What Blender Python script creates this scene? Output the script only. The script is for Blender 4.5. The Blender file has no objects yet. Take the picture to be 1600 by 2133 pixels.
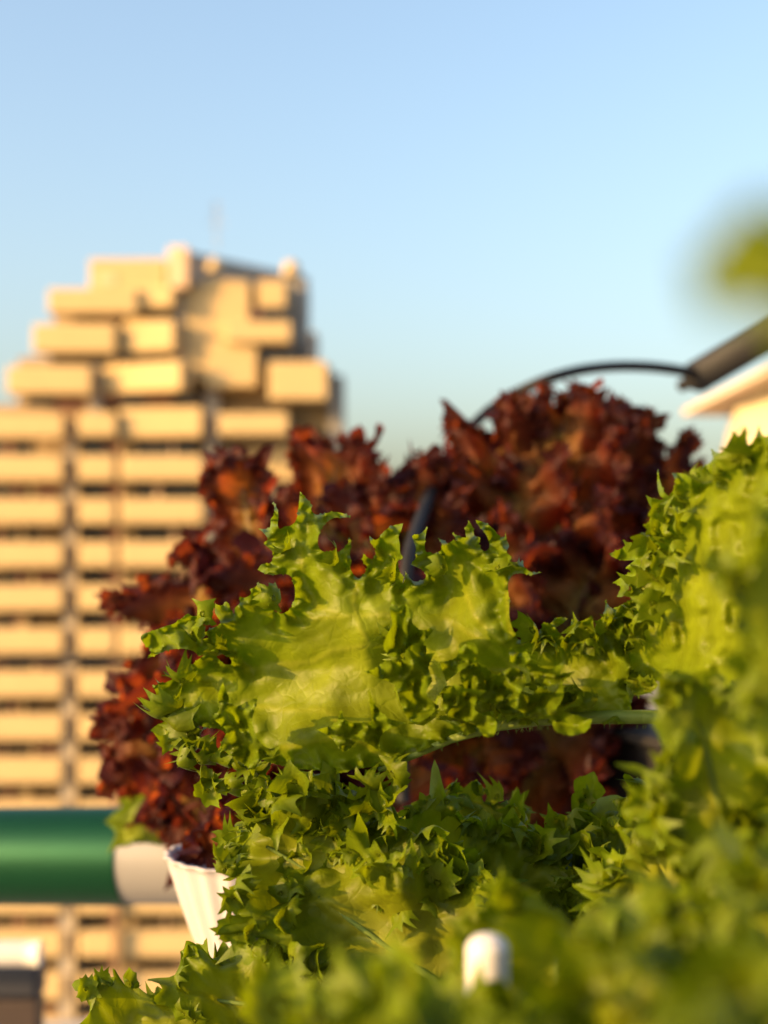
import bpy, math, random
import numpy as np
from mathutils import Vector
from mathutils.geometry import delaunay_2d_cdt

random.seed(4)
S = bpy.context.scene
COL = S.collection
PI = math.pi
MM = 0.001

# ------------------------------------------------------------------ camera geometry
FPX = 2930.0
PITCH = math.radians(2.2)
FW = np.array([0, math.cos(PITCH), math.sin(PITCH)])
UP = np.array([0, -math.sin(PITCH), math.cos(PITCH)])
RT = np.array([1.0, 0, 0])


def P(px, py, d):
    """world point seen at photo pixel (px, py) at axial distance d"""
    px = np.asarray(px, float); py = np.asarray(py, float); d = np.asarray(d, float)
    X = (px - 800) / FPX; Y = -(py - 1066.5) / FPX
    return d[..., None] * (FW + X[..., None] * RT + Y[..., None] * UP)


def V(a): return Vector([float(q) for q in a])


def norm(a):
    a = np.asarray(a, float)
    return a / (np.linalg.norm(a, axis=-1, keepdims=True) + 1e-12)


# ------------------------------------------------------------------ noise helpers
class Noise1:
    def __init__(self, rng, wl, oct=3):
        self.k = [(2 * PI / (wl * (0.6 + 0.9 * rng.random())), rng.random() * 2 * PI, 0.5 + rng.random()) for _ in range(oct + 2)]
        self.n = math.sqrt(sum(a * a for _, _, a in self.k) / 2)

    def __call__(self, x):
        return sum(a * np.sin(k * x + p) for k, p, a in self.k) / self.n / 1.6


class Noise2:
    def __init__(self, rng, wl, n=9):
        self.k = []
        for _ in range(n):
            a = rng.random() * 2 * PI; w = 2 * PI / (wl * (0.6 + 0.9 * rng.random()))
            self.k.append((w * math.cos(a), w * math.sin(a), rng.random() * 2 * PI))

    def __call__(self, x, y):
        return sum(np.sin(a * x + b * y + p) for a, b, p in self.k) / math.sqrt(len(self.k) / 2) / 1.5


def cusp(x, p=1.2):
    return np.power(np.clip(1 - np.abs(np.sin(PI * x)), 0, 1), p)


def rand_per(rng, x, lo, hi):
    i = np.floor(x + 0.5).astype(int)
    tab = lo + (hi - lo) * rng.random(4096)
    return tab[i % 4096]


# ------------------------------------------------------------------ object helpers
def link(o, parent=None):
    COL.objects.link(o)
    if parent: o.parent = parent
    return o


def tag(o, label=None, cat=None, group=None, kind=None):
    if label: o['label'] = label
    if cat: o['category'] = cat
    if group: o['group'] = group
    if kind: o['kind'] = kind
    return o


def empty(name, loc, label, cat, group=None):
    o = bpy.data.objects.new(name, None)
    o.location = V(loc); o.empty_display_size = 0.02
    link(o)
    return tag(o, label, cat, group)


class MB:
    """collects quads / tris (numpy or lists) for one mesh"""
    def __init__(self): self.v = []; self.f = []; self.rim = []; self.n = 0

    def add(self, verts, faces, rim=None):
        verts = np.asarray(verts, float).reshape(-1, 3)
        self.v.append(verts)
        self.rim.append(np.zeros(len(verts)) if rim is None else np.asarray(rim, float).ravel())
        for f in faces: self.f.append(tuple(int(i) + self.n for i in f))
        self.n += len(verts)

    def grid(self, G, rim=None, closed=False):
        r, c = G.shape[:2]
        idx = np.arange(r * c).reshape(r, c)
        a = idx[:-1, :-1]; b = idx[:-1, 1:]; cc = idx[1:, 1:]; d = idx[1:, :-1]
        F = np.stack([a, b, cc, d], -1).reshape(-1, 4)
        if closed:
            F2 = np.stack([idx[:-1, -1], idx[:-1, 0], idx[1:, 0], idx[1:, -1]], -1)
            F = np.concatenate([F, F2])
        self.add(G.reshape(-1, 3), F.tolist(), rim)

    def box(self, c, s, rz=0.0):
        c = np.asarray(c, float); hx, hy, hz = [q / 2 for q in s]
        v = np.array([(x, y, z) for x in (-hx, hx) for y in (-hy, hy) for z in (-hz, hz)])
        co, si = math.cos(rz), math.sin(rz)
        R = np.array([[co, -si, 0], [si, co, 0], [0, 0, 1]])
        self.add(v @ R.T + c, [(0, 1, 3, 2), (4, 6, 7, 5), (0, 4, 5, 1), (2, 3, 7, 6), (0, 2, 6, 4), (1, 5, 7, 3)])

    def tube(self, pts, r, n=12, cap=True):
        pts = np.asarray(pts, float); m = len(pts)
        r = np.broadcast_to(np.asarray(r, float), (m,))
        T = norm(np.gradient(pts, axis=0))
        ref = np.array([0, 0, 1.0]) if abs(T[0][2]) < 0.9 else np.array([1.0, 0, 0])
        A = norm(np.cross(T, ref)); B = np.cross(T, A)
        th = np.linspace(0, 2 * PI, n, endpoint=False)
        G = pts[:, None] + r[:, None, None] * (np.cos(th)[None, :, None] * A[:, None] + np.sin(th)[None, :, None] * B[:, None])
        self.grid(G, closed=True)
        if cap:
            b = self.n - m * n
            self.f.append(tuple(range(b, b + n))); self.f.append(tuple(range(self.n - n, self.n))[::-1])

    def lathe(self, prof, c, axis=(0, 0, 1), n=48, flute=None):
        """prof: (r, h) list; flute(theta, k)->radius factor"""
        axis = norm(np.array(axis, float))
        ref = np.array([1.0, 0, 0]) if abs(axis[0]) < 0.9 else np.array([0, 1.0, 0])
        A = norm(ref - axis * ref.dot(axis)); B = np.cross(axis, A)
        th = np.linspace(0, 2 * PI, n, endpoint=False)
        rows = []
        for k, (r, h) in enumerate(prof):
            rr = r * (flute(th, k) if flute else np.ones(n))
            rows.append(np.asarray(c) + axis * h + rr[:, None] * (np.cos(th)[:, None] * A + np.sin(th)[:, None] * B))
        self.grid(np.array(rows), closed=True)

    def build(self, name, mat, parent=None, smooth=True, origin=None, bevel=0):
        verts = np.concatenate(self.v)
        o_ = np.zeros(3)
        if parent is not None: o_ = np.array(parent.matrix_world_np if False else parent['_o']) if '_o' in parent else np.zeros(3)
        if origin is not None: o_ = np.asarray(origin, float)
        me = bpy.data.meshes.new(name)
        me.from_pydata((verts - o_).tolist(), [], self.f)
        at = me.attributes.new('rim', 'FLOAT', 'POINT')
        at.data.foreach_set('value', np.concatenate(self.rim).astype(np.float32))
        if smooth: me.polygons.foreach_set('use_smooth', [True] * len(me.polygons))
        me.materials.append(mat)
        me.validate(); me.update()
        o = bpy.data.objects.new(name, me)
        link(o, parent)
        if origin is not None: o.location = V(origin)
        if bevel:
            b = o.modifiers.new('bevel', 'BEVEL'); b.width = bevel; b.segments = 2; b.limit_method = 'ANGLE'
        return o


def thing(name, loc, label, cat, group=None):
    o = empty(name, loc, label, cat, group)
    ORG[o.name] = np.asarray(loc, float)
    return o


ORG = {}


def build(mb, name, mat, parent=None, **k):
    """mesh given in world coordinates, hung under its thing (or a part of it)"""
    if parent is not None and parent.name in ORG:
        mb.v = [v - ORG[parent.name] for v in mb.v]
    o = mb.build(name, mat, parent, **k)
    if parent is not None and parent.name in ORG and 'origin' not in k:
        ORG[o.name] = ORG[parent.name]
    return o


# ------------------------------------------------------------------ materials
def new_mat(name):
    m = bpy.data.materials.new(name); m.use_nodes = True
    nt = m.node_tree; nt.nodes.clear()
    return m, nt, nt.nodes, nt.links


def mat_plain(name, col, rough=0.6, noise=0.12, scale=8, bump=0.0, spec=0.5, metal=0.0, sss=0.0):
    m, nt, N, L = new_mat(name)
    out = N.new('ShaderNodeOutputMaterial'); b = N.new('ShaderNodeBsdfPrincipled')
    tc = N.new('ShaderNodeTexCoord'); nz = N.new('ShaderNodeTexNoise')
    nz.inputs['Scale'].default_value = scale; nz.inputs['Detail'].default_value = 5
    L.new(tc.outputs['Object'], nz.inputs['Vector'])
    mx = N.new('ShaderNodeMix'); mx.data_type = 'RGBA'
    mx.inputs['A'].default_value = (*[c * (1 - noise) for c in col], 1)
    mx.inputs['B'].default_value = (*[min(1, c * (1 + noise)) for c in col], 1)
    L.new(nz.outputs['Fac'], mx.inputs['Factor']); L.new(mx.outputs['Result'], b.inputs['Base Color'])
    b.inputs['Roughness'].default_value = rough; b.inputs['Specular IOR Level'].default_value = spec
    b.inputs['Metallic'].default_value = metal
    if sss:
        b.inputs['Subsurface Weight'].default_value = sss; b.inputs['Subsurface Scale'].default_value = 0.004
    if bump:
        bp = N.new('ShaderNodeBump'); bp.inputs['Strength'].default_value = bump; bp.inputs['Distance'].default_value = 0.01
        L.new(nz.outputs['Fac'], bp.inputs['Height']); L.new(bp.outputs['Normal'], b.inputs['Normal'])
    L.new(b.outputs['BSDF'], out.inputs['Surface'])
    return m


def mat_leaf(name, ramp, trans_ramp, trans=0.42, rough=0.42, spec=0.17, vary=0.25):
    """ramp: (pos, rgb) from midrib (0) to margin (1)"""
    m, nt, N, L = new_mat(name)
    out = N.new('ShaderNodeOutputMaterial'); b = N.new('ShaderNodeBsdfPrincipled')
    at = N.new('ShaderNodeAttribute'); at.attribute_name = 'rim'
    tc = N.new('ShaderNodeTexCoord')
    n1 = N.new('ShaderNodeTexNoise'); n1.inputs['Scale'].default_value = 90; n1.inputs['Detail'].default_value = 4
    n2 = N.new('ShaderNodeTexNoise'); n2.inputs['Scale'].default_value = 2600; n2.inputs['Detail'].default_value = 2
    vo = N.new('ShaderNodeTexVoronoi'); vo.inputs['Scale'].default_value = 170; vo.feature = 'DISTANCE_TO_EDGE'
    for n in (n1, n2): L.new(tc.outputs['Object'], n.inputs['Vector'])
    dis = N.new('ShaderNodeVectorMath'); dis.operation = 'MULTIPLY_ADD'
    dis.inputs[1].default_value = (0.006, 0.006, 0.006)
    L.new(n1.outputs['Color'], dis.inputs[0]); L.new(tc.outputs['Object'], dis.inputs[2])
    L.new(dis.outputs[0], vo.inputs['Vector'])

    def cramp(r):
        c = N.new('ShaderNodeValToRGB')
        while len(c.color_ramp.elements) < len(r): c.color_ramp.elements.new(0.5)
        for e, (p, col) in zip(c.color_ramp.elements, r):
            e.position = p; e.color = (*col, 1)
        L.new(at.outputs['Fac'], c.inputs['Fac'])
        return c
    c1 = cramp(ramp); c2 = cramp(trans_ramp)

    def varied(c):
        mp = N.new('ShaderNodeMapRange'); mp.inputs['From Min'].default_value = 0.3; mp.inputs['From Max'].default_value = 0.7
        mp.inputs['To Min'].default_value = 1 - vary; mp.inputs['To Max'].default_value = 1 + vary
        L.new(n1.outputs['Fac'], mp.inputs['Value'])
        mu = N.new('ShaderNodeMix'); mu.data_type = 'RGBA'; mu.blend_type = 'MULTIPLY'; mu.inputs['Factor'].default_value = 1
        L.new(c.outputs['Color'], mu.inputs['A']); L.new(mp.outputs['Result'], mu.inputs['B'])
        return mu.outputs['Result']
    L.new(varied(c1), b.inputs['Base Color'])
    b.inputs['Roughness'].default_value = rough; b.inputs['Specular IOR Level'].default_value = spec
    # veins and cell grain as bump
    vr = N.new('ShaderNodeMapRange'); vr.inputs['From Max'].default_value = 0.12
    L.new(vo.outputs['Distance'], vr.inputs['Value'])
    b1 = N.new('ShaderNodeBump'); b1.inputs['Strength'].default_value = 0.16; b1.inputs['Distance'].default_value = 0.0006
    L.new(vr.outputs['Result'], b1.inputs['Height'])
    b2 = N.new('ShaderNodeBump'); b2.inputs['Strength'].default_value = 0.45; b2.inputs['Distance'].default_value = 0.00022
    L.new(n2.outputs['Fac'], b2.inputs['Height']); L.new(b1.outputs['Normal'], b2.inputs['Normal'])
    L.new(b2.outputs['Normal'], b.inputs['Normal'])
    t = N.new('ShaderNodeBsdfTranslucent'); L.new(varied(c2), t.inputs['Color']); L.new(b1.outputs['Normal'], t.inputs['Normal'])
    ms = N.new('ShaderNodeMixShader'); ms.inputs['Fac'].default_value = trans
    L.new(b.outputs['BSDF'], ms.inputs[1]); L.new(t.outputs['BSDF'], ms.inputs[2])
    L.new(ms.outputs['Shader'], out.inputs['Surface'])
    return m


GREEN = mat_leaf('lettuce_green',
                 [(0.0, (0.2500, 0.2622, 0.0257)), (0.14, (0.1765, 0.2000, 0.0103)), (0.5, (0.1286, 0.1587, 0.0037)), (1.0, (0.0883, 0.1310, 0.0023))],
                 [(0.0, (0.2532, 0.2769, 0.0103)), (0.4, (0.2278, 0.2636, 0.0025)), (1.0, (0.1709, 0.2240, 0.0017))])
RED = mat_leaf('lettuce_red',
               [(0.0, (0.17, 0.14, 0.03)), (0.3, (0.17, 0.080, 0.022)), (0.62, (0.075, 0.022, 0.012)), (1.0, (0.023, 0.0062, 0.0105))],
               [(0.0, (0.36, 0.22, 0.02)), (0.35, (0.50, 0.15, 0.015)), (0.7, (0.44, 0.085, 0.012)), (1.0, (0.150, 0.019, 0.009))],
               trans=0.42, rough=0.48, spec=0.16, vary=0.4)
RIBG = mat_leaf('lettuce_rib_green', [(0, (0.1414, 0.1989, 0.0369)), (1, (0.1279, 0.1910, 0.0276))], [(0, (0.1683, 0.2307, 0.0276)), (1, (0.1683, 0.2307, 0.0276))], trans=0.3, vary=0.1)
RIBR = mat_leaf('lettuce_rib_red', [(0, (0.2081, 0.1224, 0.0749)), (1, (0.1836, 0.1040, 0.0634))], [(0, (0.2448, 0.1224, 0.0576)), (1, (0.2448, 0.1224, 0.0576))], trans=0.3, vary=0.1)
WHITE = mat_plain('white_plastic', (0.5, 0.48, 0.46), 0.38, 0.03, 30, sss=0.0)
CUPW = mat_plain('white_cup_plastic', (0.36, 0.345, 0.36), 0.32, 0.03, 30, sss=0.15)
PIPEGREEN = mat_plain('green_glossy_sleeve', (0.002, 0.045, 0.018), 0.42, 0.10, 20, spec=0.4, metal=0.6)
PIPEGREY = mat_plain('grey_white_pipe', (0.19, 0.185, 0.185), 0.45, 0.05, 20)
BLACK = mat_plain('black_rubber', (0.012, 0.012, 0.013), 0.6, 0.2, 60, spec=0.2)
DARKGREY = mat_plain('dark_grey_pipe', (0.016, 0.016, 0.018), 0.65, 0.15, 20, spec=0.25)
BLUE = mat_plain('pale_blue_plastic', (0.20, 0.30, 0.36), 0.4, 0.04, 40)

# building
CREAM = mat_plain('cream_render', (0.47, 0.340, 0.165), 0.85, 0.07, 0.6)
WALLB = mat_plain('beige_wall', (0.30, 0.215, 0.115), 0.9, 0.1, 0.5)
GREYB = mat_plain('grey_concrete', (0.29, 0.265, 0.235), 0.9, 0.12, 0.7)  # darkened further to deepen the shade on the roof parapet
BROWNW = mat_plain('brown_shutter', (0.26, 0.12, 0.08), 0.7, 0.3, 0.4)
TANW = mat_plain('tan_tower_wall', (0.62, 0.43, 0.27), 0.9, 0.1, 0.5)
GLASS = mat_plain('dark_window_glass', (0.035, 0.032, 0.028), 0.15, 0.4, 0.3)
SHEDW = mat_plain('cream_shed_wall', (0.44, 0.36, 0.24), 0.8, 0.05, 6)
SHEDR = mat_plain('shed_roof_edge', (0.42, 0.33, 0.25), 0.7, 0.06, 10)
GROUND = mat_plain('ground_dust', (0.18, 0.16, 0.12), 0.95, 0.3, 0.05)
TERR = mat_plain('terrace_tiles', (0.36, 0.32, 0.28), 0.85, 0.15, 4)
BROWN = mat_plain('dark_brown_wood', (0.03, 0.017, 0.013), 0.6, 0.25, 30)
NAVY = mat_plain('navy_cover', (0.010, 0.012, 0.022), 0.6, 0.2, 20)


# ------------------------------------------------------------------ leaf generator
def frill_rows(rng, s, out_len, lam, width, nr, theta0=0.2, T1=1.25, T2=0.9, tooth=(0.0045, 0.0022), lobe=0.012, lobe_depth=0.7, lobe_pow=1.15):
    """profile of a ruffled, toothed margin along arc length s (metres).
    returns per row: outward offset, normal offset, tangential offset   each (nr+1, len(s))"""
    j1 = Noise1(rng, lam * 3); j2 = Noise1(rng, lam * 1.3); am = Noise1(rng, lam * 2.2); am2 = Noise1(rng, lam * 1.1)
    ph1 = 2 * PI * s / lam + 1.1 * j1(s) + rng.random() * 6
    ph2 = 2 * PI * s / (lam * 0.37) + 1.3 * j2(s) + rng.random() * 6
    x1 = s / lobe + 0.35 * Noise1(rng, lobe * 2.5)(s) + 50 + rng.random()
    x2 = s / tooth[0] + 0.3 * Noise1(rng, tooth[0] * 3)(s) + 50 + rng.random()
    a1 = rand_per(rng, x1, 0.55, 1.15); a2 = rand_per(rng, x2, 0.2, 1.2)
    w = width * ((1 - lobe_depth) + lobe_depth * a1 * cusp(x1, lobe_pow)) * (0.85 + 0.3 * am(s))
    w = np.maximum(w, width * 0.12)
    teeth = tooth[1] * a2 * cusp(x2, 1.1)
    lean = 0.35 * np.sin(ph1 * 0.7 + 1.0) * width
    O = [np.zeros_like(s)]; Nn = [np.zeros_like(s)]; Tt = [np.zeros_like(s)]
    for j in range(1, nr + 1):
        v = j / nr; vm = (j - 0.5) / nr
        th = theta0 * vm + T1 * (0.8 + 0.4 * am(s)) * np.sin(ph1) * vm + T2 * (0.8 + 0.5 * am2(s)) * np.sin(ph2) * vm ** 1.6
        dl = w / nr
        if v > 0.55: dl = dl + teeth / (nr * 0.45)
        O.append(O[-1] + dl * np.cos(th)); Nn.append(Nn[-1] + dl * np.sin(th))
        Tt.append(lean * v ** 2 + 0.22 * lam * np.sin(2 * ph1) * v ** 1.5 * 0.5)
    return np.array(O), np.array(Nn), np.array(Tt)



def lobes(mb, pos, out, nrm, size, rng, na=56, nr=7, tips=(5, 9), bend=(0.4, 2.0), cupk=1.6, hook=1.05, rim0=0.6):
    """small cupped antler-shaped leaf lobes with pointed tips and round sinuses, one per position"""
    n = len(pos)
    out = norm(out); nrm = norm(nrm - out * (nrm * out).sum(-1, keepdims=True)); sid = np.cross(out, nrm)
    idx = np.arange(nr * na).reshape(nr, na)
    F = np.stack([idx[:-1], np.roll(idx, -1, 1)[:-1], np.roll(idx, -1, 1)[1:], idx[1:]], -1).reshape(-1, 4).tolist()
    F += [(nr * na, int(idx[0, i]), int(idx[0, (i + 1) % na])) for i in range(na)]
    for q in range(n):
        k = rng.integers(tips[0], tips[1] + 1)
        sp = rng.uniform(105, 140)
        ang = np.linspace(-sp, sp, k) + rng.uniform(-9, 9, k)
        rt = rng.uniform(0.46, 0.63, k) * (0.78 + 0.35 * np.cos(np.radians(ang * 0.75)))
        ang = np.concatenate([[-180 + rng.uniform(14, 24)], ang, [180 - rng.uniform(14, 24)]]); rt = np.concatenate([[0.52], rt, [0.52]])
        ri = rng.uniform(0.32, 0.46, len(ang) + 1)
        # angular samples: even, with one exactly on every tip
        ph = np.linspace(-180, 180, na, endpoint=False)
        for t in ang: ph[np.argmin(np.abs(ph - t))] = t
        ph = np.sort(ph)
        A = np.concatenate([[ang[-1] - 360], ang, [ang[0] + 360]]); R = np.concatenate([[rt[-1]], rt, [rt[0]]])
        j = np.clip(np.searchsorted(A, ph, 'right') - 1, 0, len(A) - 2)
        f = (ph - A[j]) / (A[j + 1] - A[j]); lin = R[j] * (1 - f) + R[j + 1] * f
        rin = np.minimum(ri[j % len(ri)], lin * 0.8); rin = np.where((j == 0) | (j == len(A) - 2), 0.48, rin)
        r = rin + (lin - rin) * np.abs(2 * f - 1) ** 1.55
        r = r + 0.018 * (rng.random(na) < 0.22)
        rho = np.linspace(1 / nr, 1, nr)[:, None]
        th = np.radians(ph)
        x = rho * r * np.sin(th); y = 0.47 + rho * r * np.cos(th)
        tipz = np.interp(ph, ang, rng.uniform(-0.6, 1.4, len(ang)))
        rr = np.hypot(x, y - 0.47)
        z = cupk * rng.uniform(0.3, 1.2) * x * x + hook * tipz * np.maximum(rr - 0.22, 0) ** 1.5 * 1.6 + 0.05 * (np.sin(9 * x + q) * np.cos(7 * y + 2 * q) - math.sin(q) * math.cos(3.29 + 2 * q))
        x = np.append(x.ravel(), 0); y = np.append(y.ravel(), 0.47); z = np.append(z.ravel(), 0)
        kap = rng.uniform(*bend) * (1 if rng.random() < 0.8 else -0.7); tw = rng.uniform(-0.7, 0.7)
        c_, s_ = np.cos(tw * y), np.sin(tw * y); x, z = x * c_ - z * s_, x * s_ + z * c_
        a_ = kap * y; yy = np.sin(a_) / kap - z * np.sin(a_); zz = (1 - np.cos(a_)) / kap + z * np.cos(a_)
        L = size[q]
        P3 = pos[q] + L * (x[:, None] * sid[q] + yy[:, None] * out[q] + zz[:, None] * nrm[q])
        mb.add(P3, F, np.append(np.broadcast_to(rim0 + (1 - rim0) * rho ** 1.5, (nr, na)).ravel(), rim0))


def margin_lobes(mb, pts, tan, out, nrm, rng, step, size, spread=1.0, keep=None, face=None, **k):
    """lobes along a margin given densely as points with tangent, outward and face directions"""
    cum = np.concatenate([[0], np.cumsum(np.linalg.norm(np.diff(pts, axis=0), axis=1))])
    n = max(2, int(cum[-1] / step)); at = (np.arange(n) + rng.uniform(0.1, 0.9, n)) * step
    i = np.clip(np.searchsorted(cum, at), 0, len(pts) - 1)
    if keep is not None: i = i[keep[i]]
    m = len(i); t, o, nn = tan[i], out[i], nrm[i]
    a = rng.normal(0, 0.75 * spread, m)[:, None]; l = rng.normal(0, 0.45, m)[:, None]
    d = norm(o * np.cos(a) + nn * np.sin(a) + t * l)
    fc = nn * np.cos(a) - o * np.sin(a)
    if face is not None: fc = fc * 0.6 + np.asarray(face, float) * 0.6 * (rng.random(m) < 0.6)[:, None]
    fc = fc + t * rng.normal(0, 0.5, m)[:, None]
    sz = size[0] + (size[1] - size[0]) * rng.random(m) ** 1.4
    lobes(mb, pts[i] - d * sz[:, None] * 0.12, d, fc, sz, rng, **k)


def frill_leaf(plant, base, tip, width, side, seed, bow=0.15, bowdir=None, mat=None, rib=None, ds=0.0006, nr=14, ni=12,
               frill=0.011, lam=0.015, cup=2.0, T1=1.65, T2=1.2, tooth=(0.0028, 0.0016), lobe=0.0078, lobe_depth=0.75, lobe_pow=1.15, wave=0.012,
               petiole=0.22, rough_amp=0.003, roll=0.0, name='leaf', ribr=0.0022, theta0=0.2, shape=0.68, label=None, lob=(0.006, 0.0145), lstep=0.0049, lrows=1, lna=56, lnr=7, face=(-0.5, -0.7, 0.35)):
    mat = mat or GREEN; rib = rib or RIBG
    rng = np.random.default_rng(seed)
    base = np.asarray(base, float); tip = np.asarray(tip, float)
    ax = tip - base; Ln = np.linalg.norm(ax); axn = ax / Ln
    side = np.asarray(side, float); side = norm(side - axn * side.dot(axn))
    nrm = np.cross(side, axn)            # face normal of the leaf
    if roll:
        side, nrm = side * math.cos(roll) + nrm * math.sin(roll), nrm * math.cos(roll) - side * math.sin(roll)
    bd = nrm if bowdir is None else np.asarray(bowdir, float)
    ctrl = (base + tip) / 2 + bd * bow * Ln * 2
    # margin in flat coordinates
    t = np.linspace(0, 1, 600)
    hw = width / 2 * np.power(np.clip(np.sin(PI * np.power(np.clip((t - petiole * 0.55) / (1 - petiole * 0.55), 0, 1), math.log(0.5) / math.log(shape))), 0, 1), 0.62)
    hw = np.maximum(hw, 0.0035 * (1 - t))
    mx_ = np.concatenate([hw, -hw[::-1]]); my_ = np.concatenate([t, t[::-1]]) * Ln * 0.95
    asym = Noise1(rng, Ln * 0.7)
    mx_ = mx_ * (1 + 0.18 * asym(my_ + (mx_ > 0) * 3.1))
    seg = np.hypot(np.diff(mx_), np.diff(my_)); cum = np.concatenate([[0], np.cumsum(seg)])
    tot = cum[-1]; ns = max(60, int(tot / ds)); s = np.linspace(0, tot, ns)
    qx = np.interp(s, cum, mx_); qy = np.interp(s, cum, my_)
    tx = np.gradient(qx, s); ty = np.gradient(qy, s); k = np.hypot(tx, ty) + 1e-9; tx /= k; ty /= k
    # smooth direction
    ker = np.ones(15) / 15
    tx = np.convolve(np.pad(tx, 7, 'edge'), ker, 'valid'); ty = np.convolve(np.pad(ty, 7, 'edge'), ker, 'valid')
    k = np.hypot(tx, ty) + 1e-9; tx /= k; ty /= k
    ox, oy = -ty, tx
    sg = np.sign((ox * qx + oy * (qy - Ln * 0.45)).sum()); ox *= sg; oy *= sg
    O, Nn, Tt = frill_rows(rng, s, None, lam, frill, nr, theta0, T1, T2, tooth, lobe, lobe_depth, lobe_pow)
    fade = np.clip((qy / Ln - petiole * 0.8) / 0.15, 0.05, 1)      # no frill on the petiole
    O *= fade; Nn *= fade; Tt *= fade
    rows = []; rims = []
    blis = Noise2(rng, 0.022); blis2 = Noise2(rng, 0.009)
    wav = Noise1(rng, 0.04)
    for i in range(ni):
        u = i / ni
        my = qy * 0.9
        x = qx * u; y = my + (qy - my) * u
        z = rough_amp * (blis(x, y) + 0.4 * blis2(x, y)) * min(1, u * 3) + wave * u ** 3 * wav(s) * (width / 0.06)
        rows.append(np.stack([x, y, z], -1)); rims.append(np.full(ns, u * 0.7))
    zb = rough_amp * (blis(qx, qy) + 0.4 * blis2(qx, qy)) + wave * wav(s) * (width / 0.06)
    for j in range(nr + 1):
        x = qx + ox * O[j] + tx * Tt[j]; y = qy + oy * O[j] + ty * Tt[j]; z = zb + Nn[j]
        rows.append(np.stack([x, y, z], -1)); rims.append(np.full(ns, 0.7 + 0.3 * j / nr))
    G = np.array(rows); rim = np.array(rims)

    def warp(G):
        x, y, z = G[..., 0], G[..., 1], G[..., 2]
        u = np.clip(y / Ln, -0.2, 1.35)[..., None]
        c = (1 - u) ** 2 * base + 2 * u * (1 - u) * ctrl + u ** 2 * tip
        d = norm(2 * (1 - u) * (ctrl - base) + 2 * u * (tip - ctrl))
        n_ = norm(np.cross(np.broadcast_to(side, d.shape), d))
        zz = z + cup * np.sign(x) * x * x / (np.abs(x) * 6 + 0.06) * np.sign(x)
        return c + side * x[..., None] + n_ * zz[..., None]
    W = warp(G)
    mb = MB(); mb.grid(W, rim)
    if lob:
        M0 = W[ni]; T_ = norm(np.gradient(M0, axis=0)); O_ = norm(M0 - W[ni - 3]); N_ = np.cross(O_, T_); N_ *= np.sign((N_ @ nrm).sum())
        kp = fade > 0.7
        for r_ in range(lrows):
            row = W[ni + int(nr * 0.4)] if r_ == 0 else W[max(1, ni - 1 - 2 * r_)]
            margin_lobes(mb, row, T_, O_ if r_ == 0 else norm(O_ + 0.9 * N_), N_, rng, lstep * (1 + 0.5 * r_), lob, keep=kp, na=lna, nr=lnr, face=face)
    lf = build(mb, name, mat, plant)
    if label: lf['label'] = label
    yy = np.linspace(-0.02, 0.9, 40) * Ln
    rp = warp(np.stack([0 * yy, yy, 0 * yy - ribr * 0.25], -1))
    mb = MB(); mb.tube(rp, np.linspace(ribr * 1.5, ribr * 0.25, 40), 10)
    build(mb, 'midrib', rib, lf)
    return lf


def ribbon(mb, path, out, seed, width=0.014, lam=0.02, ds=0.0005, nr=14, **k):
    """ruffled margin along a 3-D path, growing in direction(s) out"""
    rng = np.random.default_rng(seed)
    path = np.asarray(path, float)
    cum = np.concatenate([[0], np.cumsum(np.linalg.norm(np.diff(path, axis=0), axis=1))])
    ns = int(cum[-1] / ds); s = np.linspace(0, cum[-1], ns)
    # smooth interpolation (Catmull-Rom through numpy cubic on each axis)
    pp = np.stack([np.interp(s, cum, path[:, i]) for i in range(3)], -1)
    kk = max(3, int(0.25 * ns / max(1, len(path) - 1)) | 1); ker = np.hanning(kk + 2)[1:-1]; ker /= ker.sum()
    pp = np.stack([np.convolve(np.pad(pp[:, i], kk // 2, 'edge'), ker, 'valid') for i in range(3)], -1)
    out = np.asarray(out, float)
    if out.ndim == 1: oo = np.broadcast_to(out, pp.shape)
    else: oo = np.stack([np.interp(s, cum, out[:, i]) for i in range(3)], -1)
    T = norm(np.gradient(pp, axis=0)); oo = norm(oo - T * (oo * T).sum(-1, keepdims=True)); nn = np.cross(T, oo)
    O, Nn, Tt = frill_rows(rng, s, None, lam, width, nr, **k)
    G = pp[None] + oo[None] * O[..., None] + nn[None] * Nn[..., None] + T[None] * Tt[..., None]
    mb.grid(G, np.broadcast_to(np.linspace(0.65, 1, nr + 1)[:, None], O.shape))


def smooth_outline(pts, step=4.0):
    """Catmull-Rom through traced points with the tips kept sharp, resampled"""
    p = np.asarray(pts, float); n = len(p); out = []
    tang = np.zeros_like(p)
    for i in range(n):
        a, b, c = p[i - 1], p[i], p[(i + 1) % n]
        d1 = (b - a) / (np.linalg.norm(b - a) + 1e-9); d2 = (c - b) / (np.linalg.norm(c - b) + 1e-9)
        if d1.dot(d2) > -0.1: tang[i] = norm(d1 + d2)
    for i in range(n):
        a, b = p[i], p[(i + 1) % n]; L = np.linalg.norm(b - a); m = max(1, int(round(L / step)))
        ta = tang[i] * L * 0.9; tb = tang[(i + 1) % n] * L * 0.9
        for k in range(m):
            u = k / m
            out.append((2 * u**3 - 3 * u**2 + 1) * a + (u**3 - 2 * u**2 + u) * ta + (-2 * u**3 + 3 * u**2) * b + (u**3 - u**2) * tb)
    return np.array(out)


def edge_dist(q, poly):
    a = poly; b = np.roll(poly, -1, 0); ab = b - a; l2 = (ab**2).sum(-1) + 1e-9
    d = np.full(len(q), 1e9)
    for i in range(len(a)):
        t = np.clip(((q - a[i]) @ ab[i]) / l2[i], 0, 1)
        d = np.minimum(d, np.linalg.norm(q - a[i] - t[:, None] * ab[i], axis=1))
    return d


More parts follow.
